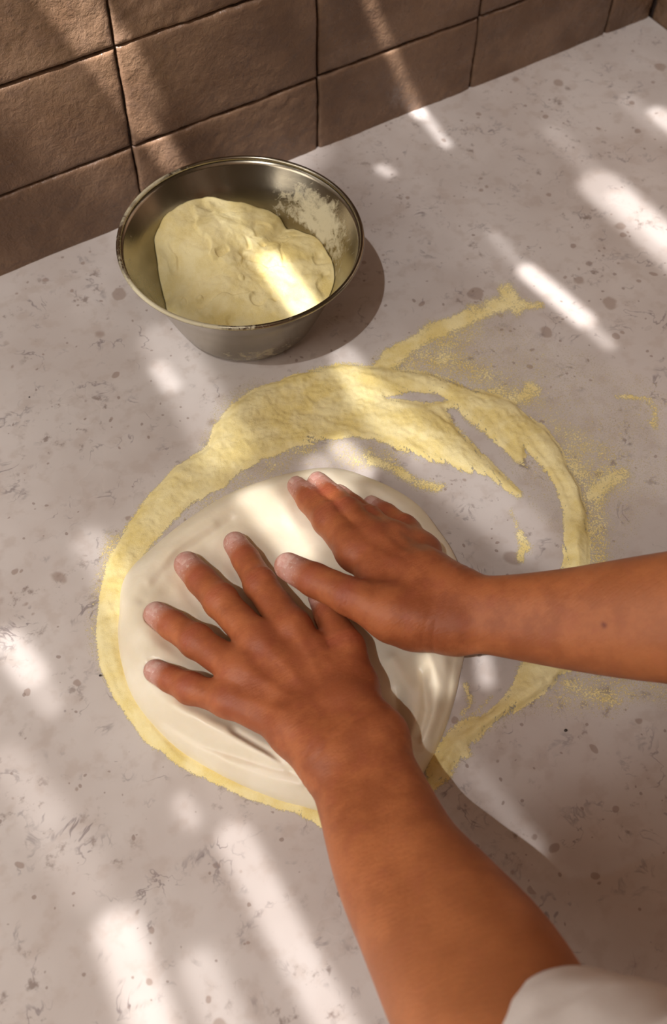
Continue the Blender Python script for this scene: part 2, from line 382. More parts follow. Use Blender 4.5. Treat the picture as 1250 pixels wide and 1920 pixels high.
# ---------------------------------------------------------------- unseen gobo panel, added between sun and worktop to shape the streaks
def gobo_panel():
    s = SUN/1.0
    def foot(px, py, z):        # where the sun ray through that place meets z = 0
        p = W(px, py, z); return (p[0]+s[0]*p[2], p[1]+s[1]*p[2])
    # slits placed to throw the sun streaks: end points, half width (m), softness (m), openness
    G = []
    def gap(a, b, hw, so, op, z=0.0):
        A = foot(*a, z); B = foot(*b, z); G.append((A, B, hw, so, op*.41))
    gap((782, 200), (836, 271), .0055, .002, .62)
    G.append(((.623, .80), (.624, .88), .006, .003, .6))
    G.append(((.374, .865), (.366, .95), .021, .009, 1.0)); G.append(((.354, .822), (.360, .86), .010, .006, .9))
    G.append(((.30, .86), (.30, .95), .04, .03, .35)); G.append(((.46, .84), (.46, .95), .05, .03, .16))
    gap((716, 316), (728, 324), .006, .004, .6)
    gap((925, 440), (985, 510), .006, .006, .28)
    gap((990, 510), (1095, 600), .0095, .004, .97); gap((1090, 600), (1140, 645), .006, .005, .45)
    gap((1040, 250), (1140, 350), .010, .012, .22)
    gap((1130, 350), (1330, 530), .021, .012, .55); gap((1160, 370), (1350, 530), .012, .007, .8)
    gap((1235, 215), (1330, 290), .011, .008, .7)
    gap((1180, 190), (1240, 250), .010, .010, .2)
    gap((645, 672), (690, 740), .012, .006, .42); gap((690, 740), (800, 850), .017, .008, .34)
    gap((800, 850), (980, 1000), .022, .012, .28); gap((980, 1000), (1060, 1050), .016, .012, .2)
    gap((648, 665), (662, 680), .010, .004, .35)
    gap((640, 840), (680, 885), .009, .006, .65); gap((590, 870), (640, 930), .012, .008, .45, .015)
    gap((480, 930), (560, 1030), .012, .010, .50, .018)
    gap((300, 690), (322, 722), .008, .005, .6); gap((310, 640), (420, 840), .020, .014, .30)
    gap((170, 1020), (220, 1090), .012, .010, .38); gap((200, 1090), (235, 1150), .010, .008, .3)
    gap((430, 410), (510, 500), .010, .006, .35, .055); gap((515, 500), (580, 590), .0115, .004, .97, .045)
    gap((540, 300), (600, 330), .006, .006, .3, .08); gap((390, 330), (400, 350), .012, .008, .3, .08)
    gap((14, 1205), (60, 1265), .010, .008, .70); gap((70, 1285), (95, 1320), .008, .007, .4)
    gap((20, 1430), (90, 1530), .011, .012, .36); gap((90, 1540), (165, 1660), .012, .014, .30)
    gap((0, 1600), (60, 1800), .03, .03, .15); gap((180, 1640), (300, 1920), .026, .025, .16)
    gap((222, 1750), (300, 1960), .013, .010, .72); gap((375, 1820), (440, 1960), .011, .010, .45)
    gap((385, 1440), (440, 1570), .010, .008, .22); gap((440, 1575), (650, 1960), .0115, .005, .56)
    gap((342, 1505), (358, 1535), .006, .005, .45)
    gap((880, 1440), (1000, 1590), .007, .005, .16)
    gap((905, 1232), (912, 1275), .005, .003, .50); gap((805, 1240), (835, 1290), .006, .005, .40, .02)
    gap((1180, 690), (1280, 800), .02, .015, .16)
    h = .003
    xs = np.arange(-.34, 1.02, h); ys = np.arange(-.30, .96, h)
    X, Y = np.meshgrid(xs, ys, indexing='ij')
    base = .048+.022*fbm(p3(X*7, Y*2.2), 3, 77)
    # the panel lets more sun through over the left half
    base = base+.013*sstep(.36, .0, X)
    base = base*(1-.92*sstep(.12, .24, X)*sstep(.17, .08, Y))*(1-.5*sstep(.3, .45, X)*sstep(.25, .1, Y))
    op = np.clip(base, .004, .3)
    for A, B, hw, sf, o in G:
        d = seg_d(X, Y, [A, B])-hw
        op = np.maximum(op, o*sstep(sf, -sf*.6, d)+op*(1-sstep(sf, -sf*.6, d)))
    P = np.stack([X-s[0]*SHZ, Y-s[1]*SHZ, np.full(X.shape, SHZ)], -1).reshape(-1, 3)
    t = bpy.data.objects.new('gobo_panel', None); COL.objects.link(t); t.location = tuple(P.mean(0))
    t['label'] = 'unseen gobo panel with slits, added above the worktop to shape the sunlight'; t['category'] = 'sun shade'
    c = mk('gobo_sheet', P, gridf(len(xs), len(ys)), mat_gobo(), attrs={'openness': np.clip(op, 0, 1).ravel()}); localise(t, c)
    for yy in (ys[0]-s[1]*SHZ, ys[-1]-s[1]*SHZ):
        a = np.linspace(0, 2*np.pi, 13)[:-1]
        V = [(x, yy+.008*math.cos(q), SHZ+.008*math.sin(q)) for x in (P[:, 0].min(), P[:, 0].max()) for q in a]
        F_ = [[i, (i+1) % 12, 12+(i+1) % 12, 12+i] for i in range(12)]+[list(range(12))[::-1], list(range(12, 24))]
        r = mk('gobo_rod', V, F_, m_wood); localise(t, r)
gobo_panel()

# ---------------------------------------------------------------- steel bowl
BC = np.array([.3168, .6435]); BH, BR = .095, .1078
def bowl():
    t = bpy.data.objects.new('mixing_bowl', None); COL.objects.link(t); t.location = (BC[0], BC[1], 0)
    t['label'] = 'round stainless steel mixing bowl holding yellow semolina beside the tiled wall'; t['category'] = 'bowl'
    outer = [(0, .0022), (.050, .0022), (.0535, .0005), (.0565, 0), (.0595, .0008), (.0630, .0035), (.0665, .0085), (.0695, .0150), (.0755, .0300), (.0835, .0500), (.0925, .0700), (.1010, .0850), (.1045, .0912)]
    inner = [(.1032, .0912), (.0998, .0850), (.0915, .0705), (.0823, .0500), (.0743, .0300), (.0683, .0152), (.0650, .0090), (.0615, .0045), (.0575, .0020+.001), (.050, .0035), (0, .0035)]
    def res(pr, n):
        pr = np.array(pr); L = np.r_[0, np.cumsum(np.hypot(*np.diff(pr, axis=0).T))]; u = np.linspace(0, L[-1], n)
        return np.stack([np.interp(u, L, pr[:, 0]), np.interp(u, L, pr[:, 1])], -1)
    pr = np.concatenate([res(outer, 40), res(inner, 46)]); n = 160
    th = np.linspace(0, 2*np.pi, n, endpoint=False)
    R_, T = np.meshgrid(np.arange(len(pr)), th); r = pr[:, 0][R_]; z = pr[:, 1][R_]
    V = np.stack([BC[0]+r*np.cos(T), BC[1]+r*np.sin(T), z], -1)
    Tn = np.degrees(T)
    def bumpa(c, w): return np.exp(-(((Tn-c+180) % 360-180)/w)**2)
    ins = (R_ >= 40)
    dust = ins*(.72*bumpa(5, 36)*sstep(.040, .055, z)*sstep(.095, .07, z)+.35*bumpa(195, 50)+.12)
    dust += (~ins)*(.52*sstep(.036, .026, z)*bumpa(250, 45)+.0)
    q = gridf(n, len(pr), wrap=True)
    b = mk('bowl_body', V.reshape(-1, 3), q, m_steel, attrs={'dust': dust.ravel()}); localise(t, b)
    a = np.linspace(0, 2*np.pi, 15)[:-1]; rr, rz = .0020, .0021
    T2, A2 = np.meshgrid(th, a, indexing='ij'); Rr_ = .1056+rr*np.cos(A2)
    V = np.stack([BC[0]+Rr_*np.cos(T2), BC[1]+Rr_*np.sin(T2), .0925+rz*np.sin(A2)], -1)
    i, j = np.meshgrid(np.arange(n), np.arange(14), indexing='ij')
    q = np.stack([i*14+j, ((i+1) % n)*14+j, ((i+1) % n)*14+(j+1) % 14, i*14+(j+1) % 14], -1).reshape(-1, 4)
    du = np.clip(.2+.9*np.exp(-(((np.degrees(T2)-205+180) % 360-180)/38)**2)+.6*np.exp(-(((np.degrees(T2)-115+180) % 360-180)/25)**2), 0, 1)*(np.sin(A2) > -.3)
    rim = mk('rim', V.reshape(-1, 3), q, m_steel, attrs={'dust': du.ravel()}); localise(t, rim)
bowl()

def bowl_inner_r(z): return np.interp(z, [.0035, .0045, .009, .0152, .03, .05, .0705, .085, .0912], [.055, .0615, .065, .0683, .0743, .0823, .0915, .0998, .1032])
def flour_in_bowl():
    n, mr = 220, 90
    th = np.linspace(0, 2*np.pi, n, endpoint=False); deg = np.degrees(th)
    ka = [-60, -35, -13, 6, 24, 30, 36, 62, 83, 100, 112, 127, 137, 150, 160, 200, 250, 300]
    kz = [.048, .051, .048, .048, .043, .041, .049, .058, .067, .070, .069, .062, .046, .034, .028, .036, .040, .045]
    ka2 = ka+[ka[0]+360]; kz2 = kz+[kz[0]]
    d2 = np.where(deg < -60, deg, deg); d2 = np.where(deg > 300, deg-360, deg)
    zc = np.interp(d2, ka2, kz2)
    zc = zc + .0012*fbm(p3(np.cos(th)*6, np.sin(th)*6), 3, 4)
    r, T = np.meshgrid(np.linspace(0, 1, mr), th); Zc = np.repeat(zc[:, None], mr, 1)
    Rb = bowl_inner_r(Zc)-.0004
    X = r*Rb*np.cos(T); Y = r*Rb*np.sin(T)
    zmid = .049+.012*sstep(.05, -.02, X)*sstep(-.05, .05, Y)
    Z = Zc*(r**2.2)+zmid*(1-r**2.2)
    # far mound, sloping plates with broken edges
    Z += .006*np.exp(-((X-.008)**2+(Y-.045)**2)/.022**2)*(1-r**6)
    Z -= .007*sstep(.012, -.012, (X+.03)*.55+(Y+.03)*.83)*(1-r**4)*1.0
    nn = fbm(p3(X*26, Y*26, 3.3), 4, 41)
    Z += .0032*nn*(1-r**8)
    cr = np.abs(fbm(p3(X*24, Y*24, 9.1), 3, 47)); msk = sstep(.0, .4, fbm(p3(X*18, Y*18, 1.2), 2, 51)+.15)
    Z -= .003*sstep(.07, .0, cr)*msk*(1-r**8)
    ter = fbm(p3(X*35, Y*35, 7.7), 3, 61); Z += .0026*sstep(-.02, .02, ter)*(1-r**8)
    Z += .0004*fbm(p3(X*240, Y*240, 2.2), 2, 71)
    V = np.stack([BC[0]+X, BC[1]+Y, Z], -1).reshape(-1, 3)
    q = gridf(n, mr, wrap=True)[:, ::-1]
    # underside following the bowl
    zb = np.linspace(1, 0, 14)[1:]; Vb = []
    for u in zb:
        z_ = .0042+(zc-.0042)*u; rb = bowl_inner_r(z_)-.0004
        Vb.append(np.stack([BC[0]+rb*np.cos(th), BC[1]+rb*np.sin(th), z_], -1))
    Vb = np.stack(Vb, 1); nb = Vb.shape[1]; off = len(V)
    i = np.arange(n); i2 = (i+1) % n
    q2 = [np.stack([i*mr+mr-1, i2*mr+mr-1, off+i2*nb, off+i*nb], -1)]+[np.stack([off+i*nb+k, off+i2*nb+k, off+i2*nb+k+1, off+i*nb+k+1], -1) for k in range(nb-1)]
    V = np.concatenate([V, Vb.reshape(-1, 3), [[BC[0], BC[1], .0042]]])
    faces = np.concatenate([q]+[a_[:, ::-1] for a_ in q2]).tolist()
    faces += [[off+a*nb+nb-1, len(V)-1, off+b*nb+nb-1] for a, b in zip(i, i2)]
    o = mk('semolina_heap', V, faces, m_semo, attrs={'cover': np.full(len(V), 2.0)})
    o['label'] = 'heap of pale yellow semolina flour inside the steel bowl'; o['category'] = 'flour'; o['kind'] = 'stuff'
flour_in_bowl()

# ---------------------------------------------------------------- arms and hands: skeleton
def chain(*nodes):
    g = (1.0, 1.07, 1.07, 1.10); return [node(a, b, c, d*g[i]) for i, (a, b, c, d) in enumerate(nodes)]
LH = dict(
 fingers=[chain((547,1180,.045,36),(488,1096,.036,28),(461,1049,.030,24.5),(441,1019,.0275,21)),
          chain((484,1204,.046,36),(414,1128,.037,29.5),(378,1089,.031,26.5),(351,1059,.0275,23.5)),
          chain((450,1258,.045,35),(368,1203,.036,29),(324,1173,.030,26),(293,1152,.0265,22.5)),
          chain((428,1312,.042,31),(357,1291,.033,26.5),(321,1274,.028,24),(291,1258,.0255,20.5))],
 thumb=chain((665,1290,.050,42),(648,1215,.048,34),(616,1155,.038,25),(600,1120,.034,21)),
 wrist=[(620,1418,.060,62),(700,1385,.060,60)],
 carp=[(560,1370,.052,48),(655,1330,.055,52)],
 arm=[(668,1420,.060,96),(704,1510,.070,108),(750,1620,.087,127),(816,1722,.105,152),(886,1830,.128,178),(950,1945,.150,190),(1010,2050,.165,185)])
RH = dict(
 fingers=[chain((668,1034,.050,37),(617,975,.042,28.5),(582,938,.034,24),(556,911,.0285,17)),
          chain((703,1014,.051,35),(652,962,.044,26),(622,932,.037,23),(596,905,.030,19)),
          chain((738,1014,.048,33),(692,975,.042,23),(662,950,.036,20.5),(636,927,.030,17.5)),
          chain((792,1034,.046,32),(758,990,.036,22),(724,964,.031,19),(696,946,.0275,16))],
 thumb=chain((735,1150,.066,50),(655,1118,.068,34),(590,1088,.063,30),(540,1062,.058,24.5)),
 wrist=[(850,1118,.068,52),(850,1172,.068,48)],
 carp=[(800,1090,.061,54),(780,1160,.064,54)],
 arm=[(852,1146,.068,74),(900,1151,.074,73),(960,1156,.083,79),(1060,1160,.098,94),(1160,1160,.116,110),(1250,1158,.132,123),(1380,1155,.150,140),(1500,1155,.168,148)])

def smin(a, b, k):
    h = np.clip(.5+.5*(b-a)/k, 0, 1); return b+(a-b)*h-k*h*(1-h)
class Field:
    def __init__(s, lo, hi, h):
        s.lo = np.array(lo); s.h = h; s.n = np.ceil((np.array(hi)-s.lo)/h).astype(int)+1
    def new(s): return np.full(tuple(s.n), .05, np.float32)
    def cone(s, D, a, b, ra, rb, k):
        m_ = max(ra, rb)+.016
        i0 = np.maximum(((np.minimum(a, b)-m_-s.lo)/s.h).astype(int), 0); i1 = np.minimum(((np.maximum(a, b)+m_-s.lo)/s.h).astype(int)+2, s.n)
        if (i1 <= i0).any(): return
        sl_ = tuple(slice(p, q) for p, q in zip(i0, i1))
        g = [(s.lo[c]+np.arange(i0[c], i1[c])*s.h).astype(np.float32) for c in range(3)]
        X, Y, Z = np.meshgrid(*g, indexing='ij', sparse=True)
        ab = b-a; L = float(ab@ab)+1e-12
        t = np.clip(((X-a[0])*ab[0]+(Y-a[1])*ab[1]+(Z-a[2])*ab[2])/L, 0, 1)
        d = np.sqrt((X-a[0]-t*ab[0])**2+(Y-a[1]-t*ab[1])**2+(Z-a[2]-t*ab[2])**2)-(ra+(rb-ra)*t)
        D[sl_] = smin(D[sl_], d, k) if k > 0 else np.minimum(D[sl_], d)
def nets(D, lo, h):
    n = D.shape; ins = D < 0
    c = np.zeros((n[0]-1, n[1]-1, n[2]-1), np.int8)
    for dx in (0, 1):
        for dy in (0, 1):
            for dz in (0, 1): c += ins[dx:n[0]-1+dx, dy:n[1]-1+dy, dz:n[2]-1+dz]
    act = (c > 0) & (c < 8); idx = np.full(act.shape, -1, np.int64); ii = np.argwhere(act); idx[act] = np.arange(len(ii))
    S = np.zeros((len(ii), 3)); C = np.zeros(len(ii))
    cor = [(x, y, z) for x in (0, 1) for y in (0, 1) for z in (0, 1)]
    for a in cor:
        for ax in range(3):
            if a[ax]: continue
            b = list(a); b[ax] = 1
            va = D[ii[:, 0]+a[0], ii[:, 1]+a[1], ii[:, 2]+a[2]]; vb = D[ii[:, 0]+b[0], ii[:, 1]+b[1], ii[:, 2]+b[2]]
            k = (va < 0) != (vb < 0); t = np.where(k, va/(va-vb+1e-20), 0)
            p = np.array(a, float)[None]+np.eye(3)[ax][None]*t[:, None]; S += p*k[:, None]; C += k
    V = lo+(ii+S/C[:, None])*h; F_ = []
    for ax in range(3):
        u, v = [(1, 2), (2, 0), (0, 1)][ax]
        sa = [slice(None)]*3; sb = [slice(None)]*3; sa[ax] = slice(0, n[ax]-1); sb[ax] = slice(1, n[ax])
        ch = ins[tuple(sa)] != ins[tuple(sb)]; e = np.argwhere(ch); e = e[(e[:, u] > 0) & (e[:, v] > 0) & (e[:, u] < n[u]-1) & (e[:, v] < n[v]-1)]
        fl = ins[tuple(sa)][tuple(e.T)]
        def g(du, dv):
            q = e.copy(); q[:, u] += du; q[:, v] += dv; return idx[tuple(q.T)]
        Q = np.stack([g(-1, -1), g(0, -1), g(0, 0), g(-1, 0)], -1); Q[~fl] = Q[~fl][:, ::-1]; F_.append(Q)
    return V, np.concatenate(F_)
def relax(V, Q, it=3):
    for _ in range(it):
        A = np.zeros_like(V); C = np.zeros(len(V))
        for a, b in ((0, 1), (1, 2), (2, 3), (3, 0)):
            for p, q in ((a, b), (b, a)):
                np.add.at(A, Q[:, p], V[Q[:, q]]); np.add.at(C, Q[:, p], 1)
        V = V*.5+.5*A/np.maximum(C, 1)[:, None]
    return V
def vnormals(V, Q):
    n = np.cross(V[Q[:, 2]]-V[Q[:, 0]], V[Q[:, 3]]-V[Q[:, 1]]); N = np.zeros_like(V)
    for k in range(4): np.add.at(N, Q[:, k], n)
    return N/(np.linalg.norm(N, axis=1)[:, None]+1e-12)
def build_arm(Hd, extra, seed):
    pts = [p for f in Hd['fingers'] for p, r in f]+[W(*q[:3]) for q in Hd['arm']]+[p for p, r in extra]
    lo = np.min(pts, 0)-.075; hi = np.max(pts, 0)+.075
    Fd = Field(lo, hi, .0016)
    # palm
    P = Fd.new(); w = [node(*q) for q in Hd['wrist']]; c = [node(*q) for q in Hd['carp']]
    mc = [f[0] for f in Hd['fingers']]
    for i, (p, r) in enumerate(mc):
        u = [0, .33, .67, 1][i]
        # index side is carp[1] for the left hand, carp[0] for the right one
        ca, cb = (c[1], c[0]) if Hd is LH else (c[0], c[1])
        cp = ca[0]*(1-u)+cb[0]*u if Hd is LH else ca[0]*(.55+.3*(1-u) if i else .55)+cb[0]*(1-(.55+.3*(1-u) if i else .55))
        cr = (c[0][1]+c[1][1])/2
        Fd.cone(P, cp, p, cr*.80, r*.96, .010)
    for i in range(3): Fd.cone(P, mc[i][0], mc[i+1][0], mc[i][1]*.86, mc[i+1][1]*.86, .006)
    Fd.cone(P, c[0][0], c[1][0], c[0][1], c[1][1], .010)
    for i in (0, 1): Fd.cone(P, c[i][0], w[i][0], c[i][1], w[i][1], .012)
    Fd.cone(P, w[0][0], w[1][0], w[0][1], w[1][1], .012)
    nd = [node(*q) for q in Hd['arm']]; K = np.array([list(p)+[r] for p, r in nd]); K = np.vstack([2*K[0]-K[1], K, 2*K[-1]-K[-2]])
    sp_ = []
    for i in range(1, len(K)-2):
        for t in np.linspace(0, 1, 9)[:-1]:
            a, b, cc, d = K[i-1], K[i], K[i+1], K[i+2]
            sp_.append(.5*((2*b)+(cc-a)*t+(2*a-5*b+4*cc-d)*t*t+(3*b-a-3*cc+d)*t**3))
    sp_.append(K[-2]); sp_ = np.array(sp_); T3 = [Fd.new() for _ in range(3)]
    tr = []
    for i in range(len(sp_)):
        ax = sp_[min(i+1, len(sp_)-1), :3]-sp_[max(i-1, 0), :3]; vd = sp_[i, :3]-np.array([0, 0, CAMH])
        lat = np.cross(ax, vd); lat /= np.linalg.norm(lat); u = i/(len(sp_)-1); o_ = .36*(1-u)+.22*u; r_ = sp_[i, 3]
        tr.append([(sp_[i, :3]-lat*r_*o_, r_*(1-o_)), (sp_[i, :3], r_*(1-o_)*1.0), (sp_[i, :3]+lat*r_*o_, r_*(1-o_))])
    for q in range(3):
        for i in range(len(tr)-1): Fd.cone(T3[q], tr[i][q][0], tr[i+1][q][0], tr[i][q][1], tr[i+1][q][1], 0)
    AR = smin(smin(T3[0], T3[1], .006), T3[2], .006); P = smin(P, AR, .010)
    for i in range(len(extra)-1): Fd.cone(P, extra[i][0], extra[i+1][0], extra[i][1], extra[i+1][1], .02)
    # thenar
    th = Hd['thumb']; Fd.cone(P, (c[1] if Hd is LH else c[1])[0], th[0][0], c[1][1]*.85, th[0][1], .010)
    Fd.cone(P, th[0][0], mc[0][0]*.6+th[0][0]*.4, th[0][1]*.75, mc[0][1]*.7, .010)
    D = P.copy()
    for k, f in enumerate(Hd['fingers']+[th]):
        T = Fd.new()
        for i in range(len(f)-1): Fd.cone(T, f[i][0], f[i+1][0], f[i][1], f[i+1][1], .003)
        if k < 4:
            # slight pad under the tip, knuckle swelling
            Fd.cone(T, f[1][0]+[0, 0, .001], f[1][0]+[0, 0, .0012], f[1][1]*1.03, f[1][1]*1.03, .004)
        D = np.minimum(D, smin(P, T, .007))
    V, Q = nets(D, Fd.lo, Fd.h); V = relax(V, Q, 3); N = vnormals(V, Q)
    # creases over the finger joints, loose skin on the back
    disp = np.zeros(len(V)); tip = np.zeros(len(V)); red = np.zeros(len(V))
    for k, f in enumerate(Hd['fingers']+[th]):
        for j in (1, 2):
            ax = f[j+1][0]-f[j-1][0]; ax /= np.linalg.norm(ax); rel = V-f[j][0]; u = rel@ax
            lat = np.linalg.norm(rel-u[:, None]*ax, axis=1); up = sstep(.2, .75, N[:, 2]); m_ = (lat < f[j][1]*1.35)*up
            wv = u+.0006*np.sin(lat*900+k)
            amp = (.0009 if j == 1 else .0006)
            disp -= m_*amp*(np.exp(-(wv/.0009)**2)+.8*np.exp(-((wv-.0030)/.0008)**2)+.8*np.exp(-((wv+.0031)/.0008)**2))
            red += .7*m_*np.exp(-(u/.007)**2)
        tp, tr = f[-1]; ax = f[-1][0]-f[-2][0]; ln = np.linalg.norm(ax); ax /= ln
        rel = V-f[-2][0]; u = rel@ax; lat = np.linalg.norm(rel-u[:, None]*ax, axis=1)
        tip = np.maximum(tip, (lat < f[-1][1]*2.0)*sstep(ln*.15, ln*.75, u)*(u < ln+f[-1][1]*1.5))
        # redder over the knuckles
        dm = np.linalg.norm(V-f[0][0], axis=1); red += .35*np.exp(-(dm/.014)**2) if k < 4 else 0
    hand_c = np.mean([p for p, r in mc], 0)*.5+(c[0][0]+c[1][0])/2*.5
    hw = np.exp(-(np.linalg.norm(V-hand_c, axis=1)/.07)**2)
    disp += hw*(fbm(V*70+seed, 3, 5)*.00045)
    # tendon ridges
    for i, (p, r) in enumerate(mc):
        a = (w[0][0]+w[1][0])/2; ab = p-a; t = np.clip((V-a)@ab/(ab@ab), 0, 1); q = V-a-t[:, None]*ab
        side = np.cross(ab/np.linalg.norm(ab), [0, 0, 1]); s_ = q@side
        disp += .0006*np.exp(-(s_/.0032)**2)*sstep(.35, .6, t)*sstep(1.0, .85, t)*(N[:, 2] > .2)
    # wrist creases
    wc = (w[0][0]+w[1][0])/2; wa = (c[0][0]+c[1][0])/2-wc; wa /= np.linalg.norm(wa); u = (V-wc)@wa; near = np.linalg.norm(V-wc, axis=1) < .05
    disp -= near*.0005*(np.exp(-((u+.001*np.sin(V[:, 0]*300))/.0012)**2)+np.exp(-((u-.007)/.0012)**2)*.7)
    V = V+N*disp[:, None]
    armt = np.clip(((wc-V)@wa)/.2, 0, 1)
    return V, Q, tip, np.clip(red+hw*.25, 0, 1), armt
elL = W(1015, 2045, .175); elR = W(1480, 1170, .165)
shL = np.array([.30, -.185, .385]); shR = np.array([.655, -.11, .40])
exL = [(elL, .040), (elL*.5+shL*.5, .046), (shL, .052)]
exR = [(elR, .040), (elR*.5+shR*.5, .046), (shR, .052)]
parts = [build_arm(LH, exL, 1), build_arm(RH, exR, 7)]
off = 0; VV, QQ, TT, RR, AA, MM = [], [], [], [], [], []
mole_p = W(1132, 1172, .150)
for V, Q, tp, rd, at_ in parts:
    VV.append(V); QQ.append(Q+off); off += len(V); TT.append(tp); RR.append(rd); AA.append(at_)
    MM.append(np.exp(-(np.linalg.norm(PJ(V)-np.array([1132, 1172]), axis=1)/5.0)**2))
person = bpy.data.objects.new('person', None); COL.objects.link(person); person.location = (.48, -.25, -.90)
person['label'] = 'person in a white T-shirt pressing both bare hands into the dough'; person['category'] = 'person'
BV = np.concatenate(VV)
body = mk('body', BV, np.concatenate(QQ), m_skin, attrs={'tip': np.concatenate(TT), 'redden': np.concatenate(RR), 'tan': np.concatenate(AA), 'mole': np.concatenate(MM)})
localise(person, body)

# fingernails
def nail(f, lift=0.0, side=None, k=1.0):
    p1, r1 = f[-1]; p0, r0 = f[-2]; ax = p1-p0; ax /= np.linalg.norm(ax)
    up = np.array([0, 0, 1.]) if side is None else np.array(side, float)
    up -= ax*(up@ax); up /= np.linalg.norm(up); sd = np.cross(ax, up)
    nu, nv = 13, 15; V = []
    for i in range(nu):
        for j in range(nv):
            a = (i/(nu-1)-.5)*2; b = j/(nv-1)
            wdt = .92*(1-abs(2*b-1)**6*.30)
            ang = a*wdt*.80; s = (-.60+1.15*b*(1-.10*a*a))*r1*k
            rr = r1*(1.0 if s < 0 else 1.0)
            if s > 0: h = math.sqrt(max(rr*rr-s*s*.55, 1e-9))
            else: h = rr+(-s)*(r0-r1)/max(np.linalg.norm(p1-p0), 1e-6)
            edge = max(abs(a), abs(2*b-1))
            h = h+.0006*(1-edge**4)-.0004
            V.append(p1+ax*s+up*(h*math.cos(ang))+sd*(h*math.sin(ang)))
    o = mk('fingernail', V, gridf(nu, nv)[:, ::-1], m_nail); localise(person, o); return o
for f in LH['fingers']: nail(f)
for f in RH['fingers'][1:]: nail(f)
nail(RH['thumb'], side=(-.15, .15, 1)); nail(RH['fingers'][0]); nail(LH['thumb'])

# ---------------------------------------------------------------- T-shirt
def ring_tube(cs, axes, radii, n=64, wob=.004, seed=0):
    rings = []
    for c, ax, (ra, rb, up) in zip(cs, axes, radii):
        ax = np.array(ax, float); ax /= np.linalg.norm(ax); u = np.array(up, float); u -= ax*(u@ax); u /= np.linalg.norm(u); v = np.cross(ax, u)
        t = np.linspace(0, 2*np.pi, n, endpoint=False)
        rings.append(np.array(c)+np.outer(np.cos(t)*ra, u)+np.outer(np.sin(t)*rb, v))
    return np.stack(rings, 1)
def resample(R_, m_):
    k = R_.shape[1]; u = np.linspace(0, k-1, m_); i = np.minimum(u.astype(int), k-2); f = (u-i)[None, :, None]; f = f*f*(3-2*f)*.5+f*.5
    return R_[:, i]*(1-f)+R_[:, i+1]*f
def sleeve(c0, c1, sh, r0, r1, seed, hemup):
    ax = sh-c0; ax1 = sh-c1
    R_ = ring_tube([c0, c0*.6+c1*.4, c1, c1*.4+sh*.6, sh], [ax]*5, [(r0, r0*.94, hemup), (r0*.98, r0*.93, hemup), (r1*.98, r1*.9, hemup), (r1*1.02, r1*.95, hemup), (r1*1.1, r1*1.05, hemup)], 96)
    R_ = resample(R_, 60); cen = R_.mean(0)[None]; d = R_-cen; nz = fbm(R_*26+seed, 3, 81)
    R_ = R_+d/np.linalg.norm(d, axis=2)[..., None]*(nz*.004)[..., None]
    return R_
tee = []; fo = 0; TV, TF = [], []
def addt(R_, wrap=True, flip=False):
    global fo
    n_, m_ = R_.shape[:2]; q = gridf(n_, m_, wrap=wrap, off=fo); TV.append(R_.reshape(-1, 3)); TF.append(q[:, ::-1] if flip else q); fo += n_*m_
cL = [W(1066, 2030, .157), W(1130, 2085, .180), W(1205, 2135, .207), W(1340, 2240, .27), shL]
rL = [.0555, .060, .063, .067, .072]
R_ = ring_tube(cL, [cL[1]-cL[0], cL[2]-cL[0], cL[3]-cL[1], cL[4]-cL[2], cL[4]-cL[3]], [(r, r*.95, (0, 0, 1)) for r in rL], 96)
R_ = resample(R_, 60); d_ = R_-R_.mean(0)[None]; nz_ = fbm(R_*24+3, 3, 81)
addt(R_+d_/np.linalg.norm(d_, axis=2)[..., None]*(nz_*.003)[..., None])
hemR = elR*.72+shR*.28
addt(sleeve(hemR, hemR*.6+shR*.4, shR, .060, .068, 5, (0, 0, 1)))
tc = (shL+shR)/2; sdir = (shR-shL)[:2]; sdir = np.array([sdir[0], sdir[1], 0])/np.linalg.norm(sdir)
fz = np.array([sdir[1], -sdir[0], 0])
cs, rr = [], []
for z, a, b, back in ((-.32, .19, .12, .10), (-.15, .185, .12, .10), (.0, .185, .115, .09), (.15, .195, .115, .07), (.28, .205, .11, .04), (.36, .205, .095, .015), (.41, .17, .075, .0), (.44, .10, .055, .0), (.452, .062, .052, .0)):
    cs.append((tc[0]+fz[0]*back, tc[1]+fz[1]*back, z)); rr.append((a, b, sdir))
T_ = ring_tube(cs, [(0, 0, 1)]*len(cs), rr, 120); T_ = resample(T_, 90); dd = T_-T_.mean(0)[None]
T_ = T_+dd/np.linalg.norm(dd, axis=2)[..., None]*(fbm(T_*14, 3, 91)*.008)[..., None]
addt(T_)
o = mk('t_shirt', np.concatenate(TV), np.concatenate(TF), m_cloth); localise(person, o)
md = o.modifiers.new('solid', 'SOLIDIFY'); md.thickness = .0016; md.offset = 0
# chest, neck and head of the person, out of the frame
def ell(c, r, n=40, m_=28):
    a, b = np.meshgrid(np.linspace(0, 2*np.pi, n, endpoint=False), np.linspace(0, np.pi, m_), indexing='ij')
    return np.array(c)+np.stack([np.sin(b)*np.cos(a)*r[0], np.sin(b)*np.sin(a)*r[1], np.cos(b)*r[2]], -1)

